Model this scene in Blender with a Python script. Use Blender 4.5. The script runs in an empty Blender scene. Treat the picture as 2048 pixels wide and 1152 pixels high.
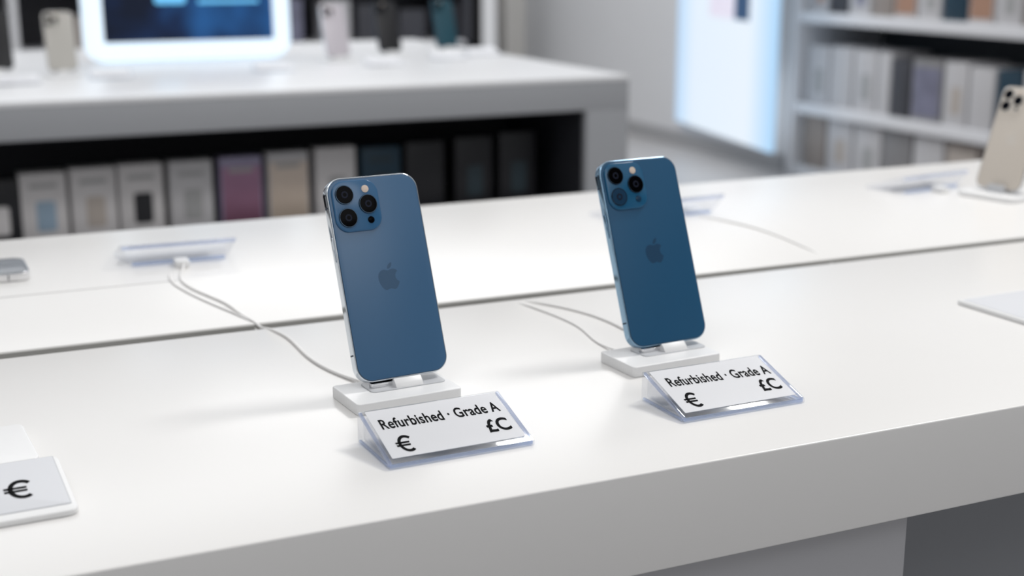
import bpy, bmesh, math, random
from math import sin, cos, pi, radians, atan2
from mathutils import Vector, Matrix
random.seed(4)
T = 0.76
coll = bpy.context.scene.collection
sc = bpy.context.scene
sc.view_settings.view_transform = 'Standard'
sc.view_settings.look = 'None'

# ---------------------------------------------------------------- materials
def mat(name, col, rough=.5, metal=0., spec=.5, noise=0., nscale=30., bump=0., coat=0., emis=None, es=0., trans=0.):
    m = bpy.data.materials.new(name); m.use_nodes = True
    nt = m.node_tree; b = nt.nodes["Principled BSDF"]
    b.inputs["Base Color"].default_value = (*col, 1)
    b.inputs["Roughness"].default_value = rough
    b.inputs["Metallic"].default_value = metal
    b.inputs["Specular IOR Level"].default_value = spec
    b.inputs["Coat Weight"].default_value = coat
    b.inputs["Transmission Weight"].default_value = trans
    if emis:
        b.inputs["Emission Color"].default_value = (*emis, 1)
        b.inputs["Emission Strength"].default_value = es
    if noise > 0 or bump > 0:
        tc = nt.nodes.new("ShaderNodeTexCoord"); n = nt.nodes.new("ShaderNodeTexNoise")
        n.inputs["Scale"].default_value = nscale; n.inputs["Detail"].default_value = 4
        nt.links.new(tc.outputs["Object"], n.inputs["Vector"])
        if noise > 0:
            r = nt.nodes.new("ShaderNodeMapRange")
            r.inputs["To Min"].default_value = 1-noise; r.inputs["To Max"].default_value = 1+noise
            nt.links.new(n.outputs["Fac"], r.inputs["Value"])
            v = nt.nodes.new("ShaderNodeVectorMath"); v.operation = 'SCALE'
            v.inputs[0].default_value = col
            nt.links.new(r.outputs["Result"], v.inputs["Scale"])
            nt.links.new(v.outputs["Vector"], b.inputs["Base Color"])
        if bump > 0:
            bp = nt.nodes.new("ShaderNodeBump"); bp.inputs["Strength"].default_value = bump; bp.inputs["Distance"].default_value = .001
            nt.links.new(n.outputs["Fac"], bp.inputs["Height"]); nt.links.new(bp.outputs["Normal"], b.inputs["Normal"])
    return m

def acrylic_mat(name, tint, facing_hi, glow, rough=.15):
    m = bpy.data.materials.new(name); m.use_nodes = True
    nt = m.node_tree; nt.nodes.clear()
    out = nt.nodes.new("ShaderNodeOutputMaterial")
    tr = nt.nodes.new("ShaderNodeBsdfTransparent"); tr.inputs[0].default_value = (*tint, 1)
    gs = nt.nodes.new("ShaderNodeBsdfGlossy"); gs.inputs["Roughness"].default_value = rough
    gl = nt.nodes.new("ShaderNodeBsdfTranslucent"); gl.inputs["Color"].default_value = (.84, .89, 1, 1)
    lw = nt.nodes.new("ShaderNodeLayerWeight"); lw.inputs["Blend"].default_value = .25
    mr = nt.nodes.new("ShaderNodeMapRange"); mr.inputs["To Min"].default_value = .04; mr.inputs["To Max"].default_value = facing_hi
    m1 = nt.nodes.new("ShaderNodeMixShader"); m2 = nt.nodes.new("ShaderNodeMixShader"); m2.inputs[0].default_value = glow
    nt.links.new(lw.outputs["Facing"], mr.inputs["Value"]); nt.links.new(mr.outputs[0], m1.inputs[0])
    nt.links.new(tr.outputs[0], m1.inputs[1]); nt.links.new(gs.outputs[0], m1.inputs[2])
    nt.links.new(m1.outputs[0], m2.inputs[1]); nt.links.new(gl.outputs[0], m2.inputs[2])
    nt.links.new(m2.outputs[0], out.inputs["Surface"])
    return m

def paper_mat(name, col, tl=.4):
    m = mat(name, col, .5, noise=.006, nscale=80, spec=.3); nt = m.node_tree
    out = [n for n in nt.nodes if n.type == 'OUTPUT_MATERIAL'][0]; b = nt.nodes["Principled BSDF"]
    t = nt.nodes.new("ShaderNodeBsdfTranslucent"); t.inputs["Color"].default_value = (*[min(1, c*1.15) for c in col], 1)
    mx = nt.nodes.new("ShaderNodeMixShader"); mx.inputs[0].default_value = tl
    nt.links.new(b.outputs[0], mx.inputs[1]); nt.links.new(t.outputs[0], mx.inputs[2]); nt.links.new(mx.outputs[0], out.inputs["Surface"])
    return m

M = {}
M['table'] = mat("white_solid_surface", (.82, .808, .792), .28, spec=.5, noise=.012, nscale=6)
M['seam'] = mat("grey_seam", (.42, .41, .40), .6, noise=.012, nscale=6)
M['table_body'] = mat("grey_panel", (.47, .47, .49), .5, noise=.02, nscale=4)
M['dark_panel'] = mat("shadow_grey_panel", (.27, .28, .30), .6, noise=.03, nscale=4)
M['channel'] = mat("channel_grey", (.42, .415, .40), .6, noise=.03)  # grey of the channel; also painted shade on the groove walls
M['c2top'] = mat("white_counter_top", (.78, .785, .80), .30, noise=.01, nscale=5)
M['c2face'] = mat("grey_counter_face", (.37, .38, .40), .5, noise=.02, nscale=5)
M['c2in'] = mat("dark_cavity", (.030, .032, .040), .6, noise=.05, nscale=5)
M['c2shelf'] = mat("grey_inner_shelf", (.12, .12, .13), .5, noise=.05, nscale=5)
M['blue'] = mat("blue_glass_with_sheen", (.038, .118, .235), .28, spec=.55, noise=.01, nscale=200)  # reflected light is mixed into this colour, making it paler and greyer
M['blue2'] = mat("blue_glass_without_sheen", (.008, .080, .176), .34, spec=.35, noise=.01, nscale=200)  # same kind of blue, without the reflected light in its colour
M['bump1'] = mat("camera_glass_with_sheen", (.032, .12, .25), .15, spec=.4, noise=.01)
M['bump2'] = mat("camera_glass_without_sheen", (.010, .10, .21), .15, spec=.4, noise=.01)
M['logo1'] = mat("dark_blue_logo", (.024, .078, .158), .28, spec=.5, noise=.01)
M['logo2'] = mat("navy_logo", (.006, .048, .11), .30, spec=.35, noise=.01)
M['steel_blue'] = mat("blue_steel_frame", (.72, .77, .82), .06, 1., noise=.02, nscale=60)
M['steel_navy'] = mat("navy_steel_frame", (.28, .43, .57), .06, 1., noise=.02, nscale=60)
M['steel'] = mat("polished_steel", (.80, .80, .81), .12, 1., noise=.02, nscale=60)
M['black_glass'] = mat("black_glass", (.0015, .0015, .002), .06, spec=.025, noise=.02)
M['lens_in'] = mat("lens_coating", (.010, .013, .026), .3, spec=.1, noise=.02)
M['lens_ring'] = mat("lens_ring_metal", (.045, .07, .10), .18, 1., noise=.02)
M['lens_faint'] = mat("faint_blue_lens", (.010, .040, .085), .15, spec=.15, noise=.02)
M['flash'] = mat("flash_diffuser", (.60, .50, .42), .4, noise=.02, emis=(1, .78, .6), es=.06)
M['band'] = mat("antenna_band", (.02, .035, .06), .5, spec=.3, noise=.02)
M['plastic'] = mat("white_plastic", (.84, .84, .84), .35, noise=.01, nscale=60)
M['plastic_grey'] = mat("grey_plastic", (.55, .56, .58), .35, noise=.02, nscale=60)
M['acrylic'] = acrylic_mat("clear_acrylic", (.980, .984, .996), .42, .03, .10)
M['acrylic_edge'] = acrylic_mat("acrylic_lit_edge", (.78, .86, .99), .5, .40)  # pale blue share put in so edge strips look lit
M['acrylic_rim'] = acrylic_mat("acrylic_bright_rim", (.86, .90, 1.), .6, .25, .08)  # brightness put into the colour to imitate light along the rim
M['paper'] = paper_mat("white_label_card", (.87, .875, .90), .3)
M['paper_grey'] = mat("grey_label_card", (.68, .69, .72), .45, noise=.006, nscale=80)
M['ink'] = mat("black_ink", (.004, .004, .005), .8, spec=.1, noise=.02)
M['cable'] = mat("white_cable", (.86, .85, .84), .45, noise=.02)
M['wall'] = mat("painted_wall", (.66, .665, .68), .7, noise=.02, nscale=3)
M['floor'] = mat("polished_floor", (.44, .43, .43), .3, noise=.08, nscale=2)
M['shelf_w'] = mat("white_shelf", (.74, .74, .76), .45, noise=.01, nscale=5)
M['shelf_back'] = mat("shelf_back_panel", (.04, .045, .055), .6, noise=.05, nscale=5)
M['gold'] = mat("champagne_frosted_glass", (.66, .60, .53), .28, spec=.7, noise=.01, nscale=200)
M['gold_bump'] = mat("champagne_camera_glass", (.68, .63, .57), .2, noise=.01)
M['grey_glass'] = mat("grey_frosted_glass", (.12, .14, .165), .15, spec=.6, noise=.01)

# ---------------------------------------------------------------- mesh helpers
def finish(bm, name, m, parent=None, loc=(0,0,0), rot=(0,0,0), smooth=True):
    bmesh.ops.recalc_face_normals(bm, faces=bm.faces)
    me = bpy.data.meshes.new(name); bm.to_mesh(me); bm.free()
    for p in me.polygons: p.use_smooth = smooth
    if smooth: me.set_sharp_from_angle(angle=radians(35))
    if m is not None: me.materials.append(m)
    o = bpy.data.objects.new(name, me); coll.objects.link(o)
    if parent: o.parent = parent
    o.location = loc; o.rotation_euler = rot
    return o

def box(name, x0, x1, y0, y1, z0, z1, m, parent=None, bev=0., seg=3, loc=(0,0,0), rot=(0,0,0)):
    bm = bmesh.new(); bmesh.ops.create_cube(bm, size=1)
    for v in bm.verts:
        v.co = Vector((x0+(v.co.x+.5)*(x1-x0), y0+(v.co.y+.5)*(y1-y0), z0+(v.co.z+.5)*(z1-z0)))
    if bev > 0:
        bmesh.ops.bevel(bm, geom=list(bm.edges), offset=bev, segments=seg, affect='EDGES', profile=.5)
    return finish(bm, name, m, parent, loc, rot)

def rr_pts(w, h, r, n=10):
    r = max(r, 1e-5); pts = []
    for cx, cy, a0 in ((w/2-r, h/2-r, 0), (-w/2+r, h/2-r, 90), (-w/2+r, -h/2+r, 180), (w/2-r, -h/2+r, 270)):
        for i in range(n+1):
            a = radians(a0+90*i/n); pts.append((cx+r*cos(a), cy+r*sin(a)))
    return pts

def rr_solid(name, w, h, r, z0, z1, b, m, parent=None, loc=(0,0,0), rot=(0,0,0), n=10, seg=4, cx=0, cy=0):
    layers = []
    for i in range(seg+1):
        a = pi/2*i/seg; layers.append((b*(1-sin(a)), z0+b*(1-cos(a))))
    for i in range(seg+1):
        a = pi/2*i/seg; layers.append((b*(1-cos(a)), z1-b*(1-sin(a))))
    bm = bmesh.new(); loops = []
    for ins, z in layers:
        loops.append([bm.verts.new((cx+x, cy+y, z)) for x, y in rr_pts(w-2*ins, h-2*ins, r-ins, n)])
    for A, B in zip(loops, loops[1:]):
        k = len(A)
        for i in range(k): bm.faces.new((A[i], A[(i+1)%k], B[(i+1)%k], B[i]))
    bm.faces.new(loops[0][::-1]); bm.faces.new(loops[-1])
    return finish(bm, name, m, parent, loc, rot)

def rr_ring(name, w, h, r, wi, hi, ri, z0, z1, m, parent=None, loc=(0,0,0), rot=(0,0,0), n=10):
    bm = bmesh.new(); b = min((z1-z0)*.3, .012)
    prof = [(0, z0), (0, z1-b), (b, z1)]
    L = [[bm.verts.new((x, y, z)) for x, y in rr_pts(w-2*i, h-2*i, r-i, n)] for i, z in prof]
    L += [[bm.verts.new((x, y, z)) for x, y in rr_pts(wi, hi, ri, n)] for z in (z1, z0)]
    L.append(L[0]); k = len(L[0])
    for A, B in zip(L, L[1:]):
        for i in range(k): bm.faces.new((A[i], A[(i+1)%k], B[(i+1)%k], B[i]))
    return finish(bm, name, m, parent, loc, rot)

def lathe(name, prof, m, parent=None, loc=(0,0,0), rot=(0,0,0), n=40):
    bm = bmesh.new(); loops = []
    for r, z in prof:
        if r < 1e-7: loops.append([bm.verts.new((0, 0, z))])
        else: loops.append([bm.verts.new((r*cos(2*pi*i/n), r*sin(2*pi*i/n), z)) for i in range(n)])
    for A, B in zip(loops, loops[1:]):
        for i in range(n):
            a, b_, c, d = A[i % len(A)], A[(i+1) % len(A)], B[(i+1) % len(B)], B[i % len(B)]
            f = []
            for v in (a, b_, c, d):
                if v not in f: f.append(v)
            if len(f) > 2: bm.faces.new(f)
    return finish(bm, name, m, parent, loc, rot)

def prism_x(name, poly, x0, x1, m, parent=None, bev=0., loc=(0,0,0), rot=(0,0,0)):
    bm = bmesh.new()
    A = [bm.verts.new((x0, y, z)) for y, z in poly]; B = [bm.verts.new((x1, y, z)) for y, z in poly]
    k = len(A)
    for i in range(k): bm.faces.new((A[i], A[(i+1)%k], B[(i+1)%k], B[i]))
    bm.faces.new(A[::-1]); bm.faces.new(B)
    if bev: bmesh.ops.bevel(bm, geom=list(bm.edges), offset=bev, segments=2, affect='EDGES', profile=.5)
    return finish(bm, name, m, parent, loc, rot)

def empty(name, loc, rot=(0,0,0), label=None, cat=None, group=None):
    e = bpy.data.objects.new(name, None); coll.objects.link(e)
    e.empty_display_size = .02; e.location = loc; e.rotation_euler = rot
    tag(e, label, cat, group); return e

def tag(o, label=None, cat=None, group=None, kind=None):
    if label: o["label"] = label
    if cat: o["category"] = cat
    if group: o["group"] = group
    if kind: o["kind"] = kind
    return o

def text(name, s, width, cap, m, parent, loc, rot=(0,0,0), bold=.010, thick=.022, space=1.04):
    c = bpy.data.curves.new(name, 'FONT'); c.body = s; c.size = 1; c.offset = bold; c.space_character = space; c.resolution_u = 8
    o = bpy.data.objects.new(name, c); coll.objects.link(o)
    bpy.context.view_layer.update()
    me = bpy.data.meshes.new_from_object(o.evaluated_get(bpy.context.evaluated_depsgraph_get()))
    bpy.data.objects.remove(o)
    bm = bmesh.new()
    for k, (dx, dy) in enumerate(((0, 0), (thick, 0), (thick*.5, thick*.5), (thick*.5, -thick*.3))):
        st = len(bm.verts); bm.from_mesh(me); bm.verts.ensure_lookup_table()
        for v in bm.verts[st:]: v.co.x += dx; v.co.y += dy; v.co.z = .001*k
    xs = [v.co.x for v in bm.verts]; x0, x1 = min(xs), max(xs); y1 = max(v.co.y for v in bm.verts)
    sx = width/(x1-x0); sy = cap/y1
    for v in bm.verts: v.co = Vector(((v.co.x-x0)*sx, v.co.y*sy, v.co.z*.01+.00003))
    bm.to_mesh(me); bm.free()
    me.materials.clear(); me.materials.append(m)
    t = bpy.data.objects.new(name, me); coll.objects.link(t); t.parent = parent; t.location = loc; t.rotation_euler = rot
    return t

def euro(name, w, h, m, parent, loc, th=.17):
    bm = bmesh.new(); n = 28; z = .0001
    def quadstrip(P, Q):
        for i in range(len(P)-1):
            vs = [bm.verts.new((p[0]*w, p[1]*h, z)) for p in (P[i], P[i+1], Q[i+1], Q[i])]; bm.faces.new(vs)
    P = []; Q = []
    for i in range(n+1):
        a = radians(45+262*i/n); P.append((.56+.44*cos(a), .5+.5*sin(a))); Q.append((.56+(.44-th)*cos(a), .5+(.5-th*.95)*sin(a)))
    quadstrip(P, Q)
    for y in (.53, .37):
        quadstrip([(0, y), (.70, y)], [(0, y+.10), (.72, y+.10)])
    bmesh.ops.remove_doubles(bm, verts=bm.verts, dist=1e-6)
    return finish(bm, name, m, parent, loc, smooth=False)

PATH = [("M",12.152,6.896),
 ("c",-.948,0,-2.415,-1.078,-3.96,-1.04),("c",-2.04,.027,-3.91,1.183,-4.961,3.014),("c",-2.117,3.675,-.546,9.103,1.519,12.09),
 ("c",1.013,1.454,2.208,3.09,3.792,3.039),("c",1.52,-.065,2.09,-.987,3.935,-.987),("c",1.831,0,2.35,.987,3.96,.948),
 ("c",1.637,-.026,2.676,-1.48,3.676,-2.948),("c",1.156,-1.688,1.636,-3.325,1.662,-3.415),("c",-.039,-.013,-3.182,-1.221,-3.22,-4.857),
 ("c",-.026,-3.04,2.48,-4.494,2.597,-4.559),("c",-1.429,-2.09,-3.623,-2.324,-4.39,-2.376),("c",-2,-.156,-3.675,1.09,-4.61,1.09)]
LEAF = [("M",15.53,3.83),("c",.843,-1.012,1.4,-2.427,1.245,-3.83),("c",-1.207,.052,-2.662,.805,-3.532,1.818),
 ("c",-.78,.896,-1.454,2.338,-1.273,3.714),("c",1.338,.104,2.715,-.688,3.559,-1.701)]
def flat_path(P):
    x, y = P[0][1], P[0][2]; pts = [(x, y)]
    for s in P[1:]:
        p0 = (x, y); p1 = (x+s[1], y+s[2]); p2 = (x+s[3], y+s[4]); p3 = (x+s[5], y+s[6])
        for i in range(1, 9):
            t = i/8; u = 1-t
            pts.append(tuple(u**3*a+3*u*u*t*b+3*u*t*t*c+t**3*d for a, b, c, d in zip(p0, p1, p2, p3)))
        x, y = p3
    if abs(pts[0][0]-pts[-1][0])+abs(pts[0][1]-pts[-1][1]) < .01: pts.pop()
    return pts
def emblem(name, height, m, parent, loc):
    bm = bmesh.new(); s = height/24
    for P in (PATH, LEAF):
        pts = [((x-12)*s, (12-y)*s) for x, y in flat_path(P)]
        lo = [bm.verts.new((x, y, 0)) for x, y in pts]; hi = [bm.verts.new((x, y, .00006)) for x, y in pts]
        k = len(pts)
        for i in range(k): bm.faces.new((lo[i], lo[(i+1)%k], hi[(i+1)%k], hi[i]))
        f = bm.faces.new(hi); g = bm.faces.new(lo[::-1])
        bmesh.ops.triangulate(bm, faces=[f, g])
    return finish(bm, name, m, parent, loc, smooth=False)

# ---------------------------------------------------------------- smartphone
W, Hh, TH = .0715, .1467, .00765
def phone(loc, rot, label, glass, bumpm, logo, frame, group=None, faint_lens=False, detail=True, name="smartphone", scale=1.):
    e = empty(name, loc, rot, label, "phone", group); e.scale = (scale,)*3
    rr_solid("frame", W, Hh, .0118, -TH, -.0002, .0008, frame, e, cy=Hh/2, n=16)
    rr_solid("glass_gasket", W-.0016, Hh-.0016, .0111, -.0010, 0., .0001, M['band'], e, cy=Hh/2, n=16)
    rr_solid("back_glass", W-.0022, Hh-.0022, .0108, -.0008, .0003, .0004, glass, e, cy=Hh/2, n=16)
    rr_solid("display", W-.0022, Hh-.0022, .0108, -TH-.0003, -TH+.0004, .0003, M['black_glass'], e, cy=Hh/2, n=14)
    bs = .0355; bx = -W/2+.0032+bs/2; by = Hh-.0032-bs/2
    rr_solid("camera_module", bs, bs*1.04, .0098, .0001, .0019, .0009, bumpm, e, cx=bx, cy=by, n=12)
    if logo:
        emblem("fruit_emblem", .0195, logo, e, (.0005, Hh*.497, .0003))
    L = .0085
    pos = [(-L, L*.98), (L, .0004), (-L*.98, -L*.98)]
    for i, (lx, ly) in enumerate(pos):
        R = .0066
        ring = lathe("camera_lens", [(0, .0016), (R+.0004, .0016), (R+.0004, .0026), (R+.0002, .0029), (R-.0001, .0029), (R-.0002, .0026), (0, .0026)], M['lens_ring'], e, (bx+lx, by+ly, 0))
        gm = M['black_glass']
        if faint_lens and i == 2: gm = M['lens_faint']
        lathe("lens_glass", [(0, .0025), (R-.0001, .0025), (R-.0003, .0028), (0, .00285)], gm, ring)
        if detail:
            lathe("lens_iris", [(R*.22, .0028), (R*.40, .0028), (R*.38, .0030), (R*.22, .0030)], M['lens_in'], ring)
    lathe("flash_lamp", [(0, .0016), (.0027, .0016), (.0027, .0022), (.0024, .0023), (0, .0023)], M['flash'], e, (bx+L*.95, by+L*1.35, 0))
    lathe("depth_sensor", [(0, .0016), (.0025, .0016), (.0025, .0022), (.0023, .0023), (0, .0023)], M['black_glass'] if not faint_lens else M['lens_faint'], e, (bx+L*1.05, by-L*1.32, 0))
    if detail:
        rr_solid("side_button", .0028, .0185, .0013, 0, .0009, .0003, frame, e, loc=(-W/2+.0002, Hh*.655, -TH/2), rot=(0, -pi/2, 0), n=5)
        for y in (.0205, Hh-.0205):
            box("antenna_band", -W/2-.00006, -W/2+.0006, y-.0006, y+.0006, -TH+.0010, -.0013, M['band'], e)
            box("antenna_band", W/2-.0006, W/2+.00006, y-.0006, y+.0006, -TH+.0010, -.0013, M['band'], e)
        rr_solid("charging_port", .0085, .0026, .0012, 0, .0002, .0001, M['band'], e, loc=(0, .0001, -TH/2), rot=(pi/2, 0, 0), n=5)
    return e

def stand(loc, rz, label, group=None, lean=.37, w=.080, d=.048, post=(0, .004)):
    e = empty("phone_stand", loc, (0, 0, rz), label, "phone stand", group)
    rr_solid("base_slab", w, d, .003, 0, .0082, .0009, M['plastic'], e, n=5)
    rr_solid("raised_pad", w*.72, d*.50, .004, .0080, .0090, .0004, M['plastic_grey'], e, cx=post[0], cy=post[1]+.003, n=5)
    px, py = post
    prism_x("front_clip", [(py-.0085, .0086), (py+.0075, .0086), (py+.0080, .0112), (py-.0016, .0120), (py-.0012, .0138), (py-.0028, .0146), (py-.0062, .0116)], px-.010, px+.011, M['plastic'], e, bev=.0004)
    rr_solid("rear_support", .028, .060, .004, -.002, .002, .0006, M['plastic_grey'], e, cy=.030,
             loc=(px, py+.0135, .0098), rot=(pi/2-lean, 0, 0), n=5)
    rr_solid("metal_connector", .018, .006, .002, .0086, .0120, .0004, M['steel'], e, cx=px-.017, cy=py+.002, n=5)
    return e

L1, L2 = .3617, .3742
B1 = Vector((.3221, .8820)); B2 = Vector((.5389, .8780))
stand((.3145, .8790, T), radians(4), "white plastic charging stand holding a blue phone", "charging stands", L1, post=(.0077, .003))
stand((.5280, .8750, T), radians(4), "white plastic charging stand holding a navy-framed blue phone", "charging stands", L2, post=(.0110, .003))
phone((B1.x, B1.y, T+.0137), (pi/2-L1, 0, .0954), "silver-framed blue phone with painted sheen leaning on a white stand", M['blue'], M['bump1'], M['logo1'], M['steel_blue'], "blue phones on stands")
phone((B2.x, B2.y, T+.0133), (pi/2-L2, 0, .0721), "navy-framed blue phone without painted sheen leaning on a white stand", M['blue2'], M['bump2'], M['logo2'], M['steel_navy'], "blue phones on stands", faint_lens=True)

# ---------------------------------------------------------------- acrylic price signs
def price_sign(loc, rz, label, w=.100, d=.0545, h=.0205, words=True, group=None, tx=(0, 0, 0)):
    e = empty("price_sign", loc, (0, 0, rz), label, "price sign", group)
    lip = .0035
    prism_x("acrylic_wedge", [(0, .0002), (0, lip), (d-.001, h), (d+.001, h), (d+.001, .0002)], -w/2, w/2, M['acrylic'], e, bev=.0005)
    if words:
        prism_x("inner_cavity", [(.012, .0025), (.012, .0040), (d-.002, h-.0035), (d-.002, .0025)], -w/2+.003, w/2-.003, M['acrylic'], e, bev=.0004)
        box("lit_edge_strip", -w/2+.001, w/2-.001, .0006, .0022, .0008, .0030, M['acrylic_edge'], e, bev=.0003)  # strip set into the wedge to imitate light caught along its edge
        for sx in (-1, 1):
            prism_x("lit_edge_strip", [(.003, .0010), (.003, .0022), (d-.001, .0022), (d-.001, .0010)], sx*(w/2-.0010)-.0007, sx*(w/2-.0010)+.0007, M['acrylic_edge'], e)
            prism_x("bright_rim", [(.0015, lip-.0012), (.0015, lip+.0006), (d-.001, h+.0002), (d-.001, h-.0016)], sx*(w/2-.0013)-.0011, sx*(w/2-.0013)+.0011, M['acrylic_rim'], e, bev=.0003)
    a = atan2(h-lip, d-.001); n = Vector((0, -sin(a), cos(a)))
    ln = math.hypot(d, h-lip)
    lab = rr_solid("label_card", w-.0085, ln-.0070, .0008, 0, .0004, .0001, M['paper'], e,
                   cy=ln/2+.0014, loc=(-.0003, 0+n.y*.0003, lip+n.z*.0003), rot=(a, 0, 0), n=3)
    if words:
        z = .00045
        text("lettering", "Refurbished \u00b7 Grade A", w*.830, .0104, M['ink'], lab, (-w*.409+tx[0], ln*.605+tx[1], z), rot=(0, 0, tx[2]), thick=.028)
        euro("currency_symbol", w*.130, .0172, M['ink'], lab, (-w*.385, ln*.15, z), th=.155)
        text("currency_symbol", "\u00a3C", w*.165, .0132, M['ink'], lab, (w*.250, ln*.25, z), thick=.035)
    return e
price_sign((.3120, .7505, T), radians(1.7), "clear acrylic wedge sign reading Refurbished Grade A, lettered in black", group="refurbished price signs")
price_sign((.5205, .7480, T), radians(1.0), "clear acrylic wedge sign reading Refurbished Grade A, lettered in black", group="refurbished price signs", tx=(.0015, .0005, radians(-1.8)))

def rear_sign(loc, rz, w, label, plug=True, group="acrylic sign holders seen from behind"):
    e = empty("sign_holder", loc, (0, 0, rz), label, "sign holder", group)
    d, h = .058, .022
    bm = bmesh.new()
    def ring(wd, pts): return [[bm.verts.new((s*wd(y, z), y, z)) for y, z in pts] for s in (-.5, .5)]
    pts = [(0, .0002), (0, .004), (-.008, h), (-.004, h+.0015), (d, .004), (d, .0002)]
    A, B = ring(lambda y, z: w*(.80+.20*min(1, z/h)) if y < .02 else w, pts)
    k = len(A)
    for i in range(k): bm.faces.new((A[i], A[(i+1)%k], B[(i+1)%k], B[i]))
    bm.faces.new(A[::-1]); bm.faces.new(B)
    bmesh.ops.triangulate(bm, faces=[f for f in bm.faces if len(f.verts) > 4])
    finish(bm, "acrylic_wedge", M['acrylic'], e)
    box("lit_edge_strip", -w*.40, w*.40, .0005, .0025, .0008, .0040, M['acrylic_edge'], e)
    box("bright_rim", -w*.49, w*.49, -.0070, -.0045, h-.0030, h, M['acrylic_rim'], e)
    a = -math.atan2(h-.003, d+.004)
    rr_solid("label_card", w*.78, d*.60, .001, 0, .0005, .0001, M['paper'], e, cy=d*.52, loc=(0, -.002, h+.0012), rot=(a, 0, 0), n=3)
    if plug:
        rr_solid("cable_plug", .014, .022, .003, 0, .007, .0015, M['plastic'], e, cy=-.013, n=5)
    return e
rear_sign((.262, 1.374, T), radians(-2), .115, "clear acrylic sign holder with a white cable plugged in")
rear_sign((.835, 1.372, T), radians(4), .150, "wide clear acrylic sign holder turned away beside a thin cable")
rear_sign((1.245, 1.390, T), radians(8), .122, "clear acrylic sign holder next to a champagne phone")

# ---------------------------------------------------------------- flat card signs and lying phone
e = empty("price_card", (.026, .757, T), (0, 0, radians(2)), "white plastic card stand with a grey label and euro sign", "price sign")
ti = radians(5.5)
rr_solid("card_stand", .110, .074, .006, 0, .0038, .0010, M['plastic'], e, cy=.037, rot=(ti, 0, 0), loc=(0, 0, 0), n=6)
prism_x("rear_foot", [(.056, 0), (.072, 0), (.072, .0066), (.056, .0050)], -.045, .045, M['plastic'], e)
rr_solid("label_border", .1045, .0655, .001, .0038, .0040, .00005, M['plastic_grey'], e, cy=.0405, rot=(ti, 0, 0), n=4)
lab = rr_solid("label_card", .103, .064, .001, .0038, .0042, .0001, M['paper_grey'], e, cy=.0405, rot=(ti, 0, 0), n=4)
euro("currency_symbol", .0180, .0240, M['ink'], lab, (.0190, .023, .0043), th=.155)
e = empty("phone_stand", (.012, .878, T), (0, 0, radians(3)), "empty white plastic phone stand behind a euro price card", "phone stand")
rr_solid("base_slab", .112, .072, .006, 0, .006, .0015, M['plastic'], e, n=6)
rr_solid("metal_connector", .030, .010, .004, .006, .0085, .0008, M['plastic_grey'], e, cx=.006, cy=-.012, n=6)

e = empty("price_card", (.925, .846, T), (0, 0, radians(2)), "thin white price card lying flat on the table", "price card")
rr_solid("card_stand", .125, .150, .004, 0, .0040, .001, M['plastic'], e, n=6)
lab = rr_solid("label_card", .117, .142, .003, .0040, .0043, .0001, M['paper_grey'], e, n=4)
box("printed_dash", -.012, .006, .012, .016, .0043, .0045, M['ink'], lab)

phone((.118, 1.395, T+.0081), (0, 0, pi/2), "silver-framed phone lying on the white table", M['grey_glass'], M['bump1'], None, M['steel'])
phone((1.287, 1.3195, T+.0100), (pi/2-radians(21), 0, radians(-78)), "champagne phone leaning on a low white stand", M['gold'], M['gold_bump'], M['gold_bump'], M['steel'], scale=.92)
e = empty("phone_stand", (1.290, 1.318, T), (0, 0, radians(-78)), "flat white phone stand holding a champagne phone", "phone stand")
rr_solid("base_slab", .086, .080, .012, 0, .0060, .0012, M['plastic'], e, cy=.008, n=8)
prism_x("front_clip", [(-.010, .0055), (.004, .0055), (.0045, .0085), (-.006, .0090), (-.0045, .016), (-.007, .016)], -.012, .012, M['plastic_grey'], e, bev=.0004)
rr_solid("rear_support", .024, .06, .004, -.002, .002, .0006, M['plastic_grey'], e, cy=.030, loc=(0, .013, .006), rot=(pi/2-radians(21), 0, 0), n=5)

# ---------------------------------------------------------------- cables
def cable(pts, label, r=.0011, m=None):
    c = bpy.data.curves.new("charging_cable", 'CURVE'); c.dimensions = '3D'; c.bevel_depth = r; c.bevel_resolution = 3; c.resolution_u = 10
    sp = c.splines.new('NURBS'); sp.points.add(len(pts)-1)
    for p, q in zip(sp.points, pts): p.co = (q[0], q[1], T+(q[2] if len(q) > 2 else r), 1)
    sp.use_endpoint_u = True; sp.order_u = 4
    o = bpy.data.objects.new("charging_cable", c); coll.objects.link(o)
    bpy.context.view_layer.update()
    me = bpy.data.meshes.new_from_object(o.evaluated_get(bpy.context.evaluated_depsgraph_get()))
    bpy.data.objects.remove(o); me.materials.clear(); me.materials.append(m or M['cable'])
    o = bpy.data.objects.new("charging_cable", me); coll.objects.link(o)
    tag(o, label, "cable"); return o
cable([(.262, 1.352, .004), (.258, 1.335), (.243, 1.30), (.252, 1.24), (.268, 1.19), (.268, 1.14), (.274, 1.118), (.276, 1.108, -.003), (.279, 1.093, .001), (.288, 1.06), (.283, 1.00), (.290, .95), (.300, .925), (.306, .905, .003)], "white charging cable from acrylic sign holder to phone stand", .0012)
cable([(.243, 1.325), (.236, 1.30), (.240, 1.26), (.252, 1.20), (.266, 1.15), (.272, 1.118), (.274, 1.108, -.008)], "thin white cable dropping into the table groove", .0009)
cable([(.506, 1.108, -.008), (.508, 1.094, .001), (.532, 1.06), (.548, 1.01), (.548, .965), (.545, .93), (.545, .912, .003)], "white charging cable from table groove to phone stand", .0011)
cable([(.502, 1.108, -.008), (.503, 1.094, .001), (.513, 1.05), (.520, .99), (.508, .95), (.508, .925), (.510, .905, .003)], "second white cable from table groove to phone stand", .0009)
cable([(.862, 1.352, .004), (.880, 1.345), (.895, 1.28), (.885, 1.20), (.872, 1.12), (.872, 1.108, -.008)], "thin white cable from wide sign holder to groove", .0010)
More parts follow.
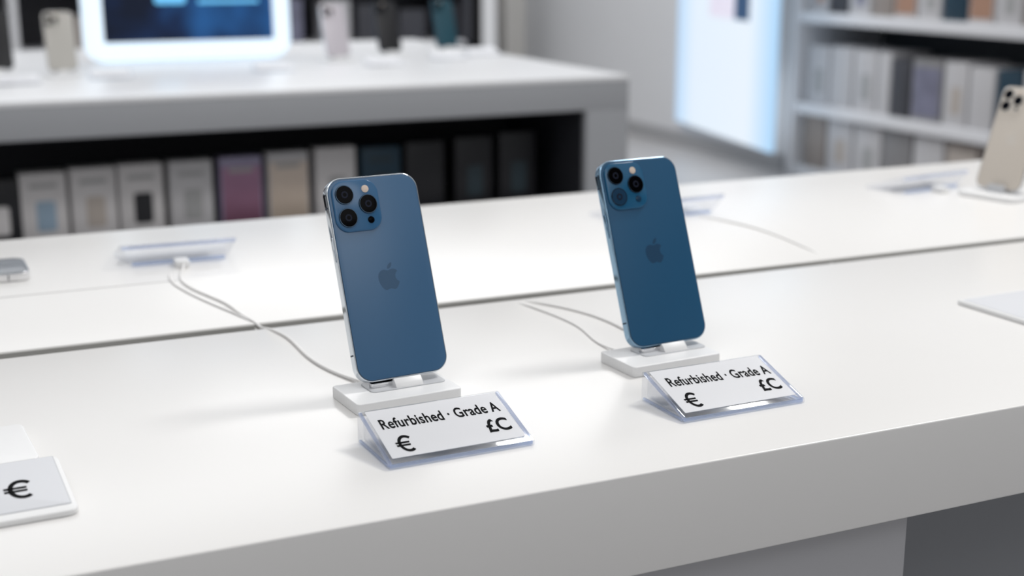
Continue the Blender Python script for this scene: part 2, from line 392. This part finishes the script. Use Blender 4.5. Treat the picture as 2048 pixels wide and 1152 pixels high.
cable([(1.30, 1.272, .003), (1.30, 1.25), (1.33, 1.22), (1.40, 1.20), (1.5, 1.24)], "white cable trailing from low phone stand", .0014)

# ---------------------------------------------------------------- main display table
e = empty("display_table", (0, 0, 0), label="long white display table with a cable groove and grey base", cat="table")
X0, X1 = -.75, 2.7
YF, YG, YB = .6805, 1.1065, 1.5664
box("front_top", X0, X1, YF, YG-.0095, T-.067, T, M['table'], e, bev=.0012)
box("rear_top", X0, X1, YG+.0095, YB, T-.067, T, M['table'], e, bev=.0012)
box("groove_channel", X0+.01, X1-.01, YG-.0095, YG+.0095, T-.066, T-.010, M['channel'], e)
box("groove_shade_strip", X0+.01, X1-.01, YG+.0075, YG+.0095, T-.010, T-.0012, M['channel'], e)  # grey strips added over the groove walls as painted shade
box("groove_shade_strip", X0+.01, X1-.01, YG-.0095, YG-.0075, T-.010, T-.0012, M['channel'], e)
box("top_seam", X0+.01, .245, 1.298, 1.3005, T-.004, T+.0001, M['seam'], e)
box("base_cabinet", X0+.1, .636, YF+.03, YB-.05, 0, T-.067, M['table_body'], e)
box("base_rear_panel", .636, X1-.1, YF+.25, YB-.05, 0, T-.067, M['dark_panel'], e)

# ---------------------------------------------------------------- second counter
e = empty("shop_counter", (0, 0, 0), label="white shop counter with grey sides and dark open shelf", cat="counter")
CX0, CX1, CY0, CY1 = -1.2, 1.70, 3.0, 4.5
box("counter_top", CX0, CX1, CY0, CY1, T-.012, T, M['c2top'], e, bev=.003)
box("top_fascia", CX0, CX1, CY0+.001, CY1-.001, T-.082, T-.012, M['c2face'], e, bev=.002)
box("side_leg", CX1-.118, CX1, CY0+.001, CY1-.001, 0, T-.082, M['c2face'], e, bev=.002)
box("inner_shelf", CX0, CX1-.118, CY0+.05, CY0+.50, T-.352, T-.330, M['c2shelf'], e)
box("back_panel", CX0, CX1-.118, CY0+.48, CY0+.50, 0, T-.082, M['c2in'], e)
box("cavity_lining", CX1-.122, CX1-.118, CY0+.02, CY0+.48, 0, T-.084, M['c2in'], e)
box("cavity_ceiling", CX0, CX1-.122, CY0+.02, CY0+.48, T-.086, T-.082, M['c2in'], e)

def product_box(loc, w, h, d, body, pic, label, group, pic_shape='phone', pic2=None, rz=0., cat="product box"):
    e = empty("product_box", loc, (0, 0, rz), label, cat, group)
    box("carton", -w/2, w/2, 0, d, 0, h, body, e, bev=.0015, seg=2)
    if pic is not None:
        if pic_shape == 'full':
            rr_solid("printed_picture", w*.92, h*.80, .004, 0, .0008, .0002, pic, e, loc=(0, 0, h*.47), rot=(pi/2, 0, 0), n=4)
        else:
            rr_solid("printed_picture", w*.42, h*.42, w*.07, 0, .0008, .0002, pic, e, loc=(w*.03, 0, h*.40), rot=(pi/2, 0, 0), n=5)
        if pic2 is not None:
            rr_solid("printed_band", w*.6, h*.06, .002, 0, .0009, .0002, pic2, e, loc=(0, 0, h*.82), rot=(pi/2, 0, 0), n=3)
    return e
def fade_mat(name, lo, hi, h):
    m = mat(name, lo, .45); nt = m.node_tree; b = nt.nodes["Principled BSDF"]
    tc = nt.nodes.new("ShaderNodeTexCoord"); sp = nt.nodes.new("ShaderNodeSeparateXYZ"); cr = nt.nodes.new("ShaderNodeValToRGB"); mr = nt.nodes.new("ShaderNodeMapRange")
    nz = nt.nodes.new("ShaderNodeTexNoise"); nz.inputs["Scale"].default_value = 25; ad = nt.nodes.new("ShaderNodeMath"); ad.operation = 'MULTIPLY_ADD'; ad.inputs[1].default_value = .03
    mr.inputs["From Min"].default_value = -h/2; mr.inputs["From Max"].default_value = h/2
    cr.color_ramp.elements[0].color = (*lo, 1); cr.color_ramp.elements[1].color = (*hi, 1)
    nt.links.new(tc.outputs["Object"], sp.inputs[0]); nt.links.new(tc.outputs["Object"], nz.inputs["Vector"])
    nt.links.new(nz.outputs["Fac"], ad.inputs[0]); nt.links.new(sp.outputs["Y"], ad.inputs[2])
    nt.links.new(ad.outputs[0], mr.inputs["Value"]); nt.links.new(mr.outputs[0], cr.inputs[0]); nt.links.new(cr.outputs[0], b.inputs["Base Color"])
    return m
bw = mat("white_carton", (.62, .60, .60), .5, noise=.02)
bw2 = mat("pale_carton", (.54, .53, .54), .5, noise=.02)
bpink = fade_mat("pink_violet_print", (.13, .04, .07), (.36, .19, .30), .14)
bpur = mat("violet_carton", (.32, .29, .42), .4, noise=.1, nscale=10)
bcream = fade_mat("cream_print", (.42, .34, .27), (.66, .56, .48), .13)
bteal = mat("dark_teal_carton", (.010, .038, .065), .4, noise=.2, nscale=14)
bblack = mat("black_carton", (.010, .010, .013), .45, noise=.1)
pgrey = mat("grey_print", (.36, .36, .36), .5, noise=.05)
pblue = mat("pale_blue_print", (.28, .38, .48), .5, noise=.05)
pblack = mat("black_print", (.015, .015, .018), .4, noise=.05)
pdark = mat("dim_dark_print", (.020, .035, .045), .4, noise=.05)
ptan = mat("tan_print", (.45, .40, .36), .5, noise=.05)
porange = mat("orange_brown_print", (.38, .22, .15), .5, noise=.2, nscale=12)
G2 = "product boxes on the counter shelf"
row = [(.215, bblack, bw, 'phone', None, .150, "black product box with a white printed picture"),
 (.312, bw, pblue, 'phone', pgrey, .160, "white product box with a pale blue phone picture"),
 (.418, bw, ptan, 'phone', pgrey, .164, "white product box with a beige phone picture"),
 (.522, bw, pblack, 'phone', pgrey, .166, "white product box with a black phone picture"),
 (.634, bw2, pgrey, 'phone', pgrey, .166, "white product box with a grey phone picture"),
 (.750, bpur, bpink, 'full', pgrey, .168, "violet and pink printed product box"),
 (.862, bw2, bcream, 'full', pgrey, .172, "pale product box with orange-cream print"),
 (.978, bw, pgrey, 'phone', None, .176, "plain white product box with grey print"),
 (1.092, bteal, pblack, 'phone', pdark, .170, "dark teal shrink-wrapped product box"),
 (1.205, bblack, pgrey, None, None, .176, "plain black cardboard product box"),
 (1.335, bblack, pdark, 'phone', None, .180, "black product box with a dark picture"),
 (1.455, bblack, pdark, 'phone', None, .186, "tall black product box with a dark picture")]
for x, b, p, sh, p2, h, lb in row:
    product_box((x, 3.13, T-.330), .098, h, .05, b, p if sh else None, lb, G2, sh or 'phone', p2)

# big glowing screen on counter
e = empty("display_screen", (.805, 3.90, T), (radians(-3), 0, 0), "large white-framed glowing screen with dark blue picture", "screen")
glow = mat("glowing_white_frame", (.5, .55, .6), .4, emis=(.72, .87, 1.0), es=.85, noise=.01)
SW, SH = .566, .44
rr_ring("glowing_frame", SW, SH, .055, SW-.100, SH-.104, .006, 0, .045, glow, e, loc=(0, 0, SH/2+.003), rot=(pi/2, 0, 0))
def screen_mat():
    m = bpy.data.materials.new("blue_screen_picture"); m.use_nodes = True; nt = m.node_tree; b = nt.nodes["Principled BSDF"]
    tc = nt.nodes.new("ShaderNodeTexCoord"); n = nt.nodes.new("ShaderNodeTexNoise"); n.inputs["Scale"].default_value = 5; n.inputs["Detail"].default_value = 2
    cr = nt.nodes.new("ShaderNodeValToRGB"); el = cr.color_ramp.elements
    el[0].position = .38; el[0].color = (.004, .007, .018, 1); el[1].position = .72; el[1].color = (.02, .11, .32, 1)
    x = el.new(.52); x.color = (.006, .018, .060, 1)
    nt.links.new(tc.outputs["Object"], n.inputs["Vector"]); nt.links.new(n.outputs["Fac"], cr.inputs["Fac"])
    nt.links.new(cr.outputs["Color"], b.inputs["Emission Color"]); b.inputs["Emission Strength"].default_value = 1.0
    b.inputs["Base Color"].default_value = (.004, .006, .012, 1); b.inputs["Roughness"].default_value = .3
    b.inputs["Specular IOR Level"].default_value = .2
    return m
rr_solid("screen_panel", SW-.096, SH-.100, .006, .008, .036, .001, screen_mat(), e, loc=(0, 0, SH/2+.003), rot=(pi/2, 0, 0))
lit = mat("bright_blue_graphic", (.1, .4, .7), .4, emis=(.15, .5, .8), es=.7, noise=.05)
rr_solid("screen_graphic", .085, .10, .01, .036, .0366, .0002, lit, e, loc=(-.05, 0, .205), rot=(pi/2, 0, 0))
rr_solid("screen_graphic", .17, .010, .004, .036, .0366, .0002, lit, e, loc=(.11, 0, .160), rot=(pi/2, 0, 0))
rr_solid("rear_shell", SW-.02, SH-.02, .05, -.02, .002, .008, M['plastic'], e, loc=(0, 0, SH/2+.003), rot=(pi/2, 0, 0))

white_g = mat("white_phone_glass", (.60, .56, .60), .3, noise=.01)
cream_g = mat("cream_phone_glass", (.52, .50, .46), .3, noise=.01)
black_g = mat("black_phone_glass", (.012, .012, .014), .3, noise=.01)
teal_g = mat("teal_phone_glass", (.012, .07, .10), .3, noise=.01)
for x, y, g, ln, f, rz in ((1.175, 3.70, white_g, "white phone on a white stand on the counter", M['steel'], .1),
                  (1.375, 3.83, black_g, "black phone on a white stand on the counter", M['band'], .1),
                  (1.590, 3.92, teal_g, "teal phone on a white stand on the counter", M['band'], .1),
                  (.425, 3.56, cream_g, "cream phone on a white stand on the counter", M['steel'], .0),
                  (.285, 3.66, black_g, "black phone on a white stand by a cream phone", M['band'], .0)):
    phone((x, y, T+.0137), (pi/2-.3, 0, rz), ln, g, g, None, f, "phones on the counter", detail=False)
    stand((x-.002, y-.004, T), rz, "white plastic phone stand on the counter", "stands on the counter", .3, post=(.002, .004))
for x, y in ((1.245, 3.50), (1.48, 3.62), (1.63, 3.72), (.30, 3.36), (.52, 3.42), (.93, 3.45)):
    price_sign((x, y, T), 0, "small clear acrylic price sign on the counter", w=.10, words=False, group="price signs on the counter")

# ---------------------------------------------------------------- setting
box("floor", -3.5, 5.4, -1.5, 10.2, -.05, 0, M['floor'])["kind"] = "structure"
box("wall_right", 4.0, 4.7, 5.52, 8.5, 0, 2.9, M['wall'])["kind"] = "structure"
box("wall_right_side", 4.62, 4.75, -1.5, 5.52, 0, 2.9, M['wall'])["kind"] = "structure"
box("wall_back", 3.86, 4.7, 8.5, 8.65, 0, 2.9, mat("cream_wall", (.62, .60, .57), .7, noise=.02))["kind"] = "structure"
box("wall_back_left", -3.5, 3.48, 8.9, 9.05, 0, 2.9, M['wall'])["kind"] = "structure"
box("wall_passage", 3.3, 4.3, 9.9, 10.0, 0, 2.9, mat("black_passage", (.006, .006, .008), .8, noise=.02))["kind"] = "structure"
box("baseboard_right", 3.985, 4.0, 5.52, 8.5, 0, .08, mat("grey_skirting", (.35, .35, .36), .5, noise=.02))["kind"] = "structure"

# light box panel
p0 = Vector((3.745, 5.24)); p1 = Vector((3.995, 6.48)); dd = (p1-p0); an = atan2(dd.y, dd.x); Ln = dd.length
lb = empty("light_box", ((p0.x+p1.x)/2, (p0.y+p1.y)/2, 0), (0, 0, an), "tall glowing pale blue advertising light box", "light box")
def lightbox_mat():
    m = bpy.data.materials.new("glowing_graphic"); m.use_nodes = True; nt = m.node_tree; b = nt.nodes["Principled BSDF"]
    tc = nt.nodes.new("ShaderNodeTexCoord"); sp = nt.nodes.new("ShaderNodeSeparateXYZ"); cr = nt.nodes.new("ShaderNodeValToRGB"); mr = nt.nodes.new("ShaderNodeMapRange")
    mr.inputs["From Min"].default_value = -Ln/2; mr.inputs["From Max"].default_value = Ln/2
    el = cr.color_ramp.elements; el[0].position = .0; el[0].color = (.45, .72, 1, 1); el[1].position = 1.; el[1].color = (.48, .72, 1, 1)
    a = el.new(.22); a.color = (.84, .92, 1, 1); a = el.new(.8); a.color = (.80, .90, 1, 1)
    nt.links.new(tc.outputs["Object"], sp.inputs[0]); nt.links.new(sp.outputs["X"], mr.inputs["Value"]); nt.links.new(mr.outputs[0], cr.inputs[0])
    nt.links.new(cr.outputs[0], b.inputs["Emission Color"]); b.inputs["Emission Strength"].default_value = .88
    b.inputs["Base Color"].default_value = (.12, .14, .17, 1)
    return m
box("light_panel", -Ln/2, Ln/2, 0, .03, T-.62, T+1.3, lightbox_mat(), lb, bev=.01)
box("printed_picture", -Ln*.12, Ln*.13, .030, .033, T-.035, T+.5, mat("pale_lilac_print", (.5, .45, .5), .5, noise=.2, nscale=8, emis=(.62, .62, .74), es=.75), lb)
box("printed_picture", -Ln*.27, -Ln*.13, .030, .033, T-.035, T+.5, mat("navy_print", (.03, .06, .12), .5, noise=.3, nscale=8, emis=(.03, .08, .17), es=.6), lb)
box("rear_mount", -Ln*.30, -Ln*.1, -.05, 0, T-.3, T+1.0, M['plastic'], lb)

# wall shelving
sh = empty("display_shelving", (0, 0, 0), label="white shelving unit with open shelves of product boxes", cat="shelf unit")
SY0, SY1 = 2.6, 5.49
ZM, ZT = T-.415, T+.01
for z in (.04, ZM, ZT, T+.42):
    box("shelf_board", 4.0, 4.5, SY0, SY1-.04, z-.05, z, M['shelf_w'], sh, bev=.003)
box("side_panel", 3.99, 4.52, SY1-.04, SY1, 0, T+.9, M['shelf_w'], sh, bev=.003)
box("side_panel", 3.99, 4.52, SY0-.04, SY0, 0, T+.9, M['shelf_w'], sh, bev=.003)
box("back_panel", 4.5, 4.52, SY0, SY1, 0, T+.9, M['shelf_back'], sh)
wbx = mat("white_shelf_carton", (.54, .53, .54), .5, noise=.02)
gbx = mat("grey_shelf_carton", (.24, .235, .24), .5, noise=.03)
mbx = mat("dark_grey_carton", (.05, .05, .06), .5, noise=.03)
bbx = mat("blue_violet_print", (.18, .18, .25), .5, noise=.6, nscale=9)
rbx = mat("brown_carton", (.30, .26, .235), .5, noise=.2, nscale=8)
def shelf_row(y, z, specs, group):
    for w, h, b, p, s, lb_ in specs:
        product_box((4.04, y-w/2, z), w*.90, h, .22, b, p, lb_, group, s, None, rz=-pi/2); y -= w
mid = [(.17, .27, wbx, pgrey, 'phone', "white product box with grey print"), (.17, .275, wbx, None, 'phone', "plain white product box"),
       (.17, .27, wbx, pgrey, 'phone', "white product box with grey print"), (.09, .27, wbx, None, 'phone', "plain white product box"), (.13, .25, mbx, None, 'phone', "dark grey product box"),
       (.20, .26, gbx, bbx, 'full', "product box with blue and violet print"), (.15, .26, wbx, ptan, 'phone', "white product box with beige print"),
       (.15, .25, wbx, None, 'phone', "plain white product box"), (.14, .25, bteal, None, 'phone', "dark teal product box"),
       (.2, .26, wbx, pblack, 'phone', "white product box with black print"), (.2, .26, gbx, pgrey, 'phone', "grey product box with grey print")]
shelf_row(5.42, ZM, mid, "boxes on the middle wall shelf")
low = [(.17, .25, rbx, None, 'phone', "plain brown cardboard product box"), (.2, .26, wbx, ptan, 'phone', "white product box with beige print"), (.2, .24, wbx, pgrey, 'phone', "white product box with grey print"),
       (.2, .25, gbx, None, 'phone', "plain grey cardboard product box"), (.2, .24, wbx, None, 'phone', "plain white product box"), (.2, .24, rbx, ptan, 'full', "brown product box with beige print")]
shelf_row(5.42, .04, low, "boxes on the lowest wall shelf")
top = [(.14, .22, wbx, porange, 'phone', "white product box with orange print"), (.14, .22, mbx, None, 'phone', "dark grey product box"), (.16, .22, wbx, bbx, 'phone', "white product box with blue print"),
       (.15, .22, rbx, None, 'phone', "plain brown cardboard product box"), (.15, .22, wbx, porange, 'full', "orange-brown printed product box"), (.15, .22, wbx, pgrey, 'phone', "white product box with grey print"),
       (.15, .22, bteal, None, 'phone', "dark teal product box"), (.15, .22, wbx, porange, 'full', "orange-brown printed product box"), (.15, .22, wbx, pgrey, 'phone', "white product box with grey print"), (.15, .22, rbx, None, 'phone', "plain brown cardboard product box")]
shelf_row(5.42, ZT, top, "boxes on the upper wall shelf")

# rear display shelving along the back wall
bs = empty("rear_display_shelving", (0, 0, 0), label="pale display shelving standing before the back wall", cat="shelf unit")
for z in (T-.62, T-.26, T+.10):
    box("shelf_board", -1.0, 3.4, 8.0, 8.6, z-.03, z, M['shelf_w'], bs, bev=.003)
box("back_panel", -1.0, 3.4, 8.6, 8.63, 0, T+.6, mbx, bs)
for x in (-1.0, .72, 2.06, 3.38):
    box("side_panel", x-.02, x+.02, 8.0, 8.6, 0, T+.6, M['shelf_w'] if x < 3 else mbx, bs)
x = -.6; cols = [wbx, gbx, bbx, wbx, mbx, gbx, gbx, ptan, bteal, wbx]
i = 0
while x < 3.3:
    w = random.choice((.12, .16, .2))
    if min(abs(x+w/2-q) for q in (.72, 2.06)) > w/2+.03:
        b = cols[i % len(cols)] if x < 2.9 else mbx
        product_box((x+w/2, 8.08, T-.26), w*.85, random.uniform(.17, .27), .2, b, None, "product box in muted colours on back shelving", "boxes on the back shelving")
    x += w+random.uniform(.02, .12); i += 1

# ---------------------------------------------------------------- lights
def area(name, loc, target, sx, sy, power, col=(1, 1, 1)):
    l = bpy.data.lights.new(name, 'AREA'); l.shape = 'RECTANGLE'; l.size = sx; l.size_y = sy; l.energy = power; l.color = col
    o = bpy.data.objects.new(name, l); coll.objects.link(o); o.location = loc
    d = Vector(target)-Vector(loc); o.rotation_euler = d.to_track_quat('-Z', 'Y').to_euler()
    return o
area("unseen_overhead_light", (1.9, 1.4, 2.7), (.4, .9, T), .45, .45, 33, (1, .99, .975))
area("unseen_overhead_light", (-.4, .5, 2.9), (-.2, .8, 0), 1.6, .5, 9, (1, .99, .98))  # overhead fill added out of view
area("unseen_overhead_light", (1.15, -1.42, 2.55), (.35, .88, T+.05), 1.3, .7, 7, (.99, .995, 1))  # added behind the camera for front fill and sheen on phone glass
area("unseen_overhead_light", (.8, 4.0, 2.9), (.8, 4.0, 0), 3.0, 1.2, 30, (.97, .985, 1))
area("unseen_overhead_light", (2.4, 5.5, 2.9), (3.2, 5.3, 0), 1.2, 3.0, 42, (.97, .985, 1))
area("unseen_overhead_light", (1.5, 7.5, 2.9), (1.5, 8, 0), 4.0, 1.0, 30, (.97, .985, 1))
w = bpy.data.worlds.new("world"); sc.world = w; w.use_nodes = True
nt = w.node_tree; bg = nt.nodes["Background"]
tc = nt.nodes.new("ShaderNodeTexCoord"); sp = nt.nodes.new("ShaderNodeSeparateXYZ"); cr = nt.nodes.new("ShaderNodeValToRGB"); mr = nt.nodes.new("ShaderNodeMapRange")
mr.inputs["From Min"].default_value = -1
el = cr.color_ramp.elements; el[0].color = (.20, .20, .21, 1); el[1].color = (.8, .8, .8, 1); x = el.new(.5); x.color = (.50, .51, .53, 1); x = el.new(.68); x.color = (.64, .65, .67, 1)
nz = nt.nodes.new("ShaderNodeTexNoise"); nz.inputs["Scale"].default_value = 4.5; nz.inputs["Detail"].default_value = 1.5
m2 = nt.nodes.new("ShaderNodeMapRange"); m2.inputs["From Min"].default_value = .43; m2.inputs["From Max"].default_value = .57; m2.inputs["To Min"].default_value = .12; m2.inputs["To Max"].default_value = 1.88  # bright and dark patches added for contrast in metal reflections
vm = nt.nodes.new("ShaderNodeVectorMath"); vm.operation = 'SCALE'
nt.links.new(tc.outputs["Generated"], nz.inputs["Vector"]); nt.links.new(nz.outputs["Fac"], m2.inputs["Value"])
nt.links.new(tc.outputs["Generated"], sp.inputs[0]); nt.links.new(sp.outputs["Z"], mr.inputs["Value"]); nt.links.new(mr.outputs[0], cr.inputs[0])
nt.links.new(cr.outputs[0], vm.inputs[0]); nt.links.new(m2.outputs[0], vm.inputs["Scale"]); nt.links.new(vm.outputs["Vector"], bg.inputs["Color"])
bg.inputs["Strength"].default_value = .60

# ---------------------------------------------------------------- camera
cd = bpy.data.cameras.new("camera"); cam = bpy.data.objects.new("camera", cd); coll.objects.link(cam)
cd.sensor_width = 36; cd.lens = 2755.8/2048*36
cam.location = (0, 0, T+.3115); cam.rotation_euler = (pi/2-.2437, 0, -.4311)
cd.dof.use_dof = True; cd.dof.focus_distance = .92; cd.dof.aperture_fstop = 5.2
cd.clip_start = .02
sc.camera = cam
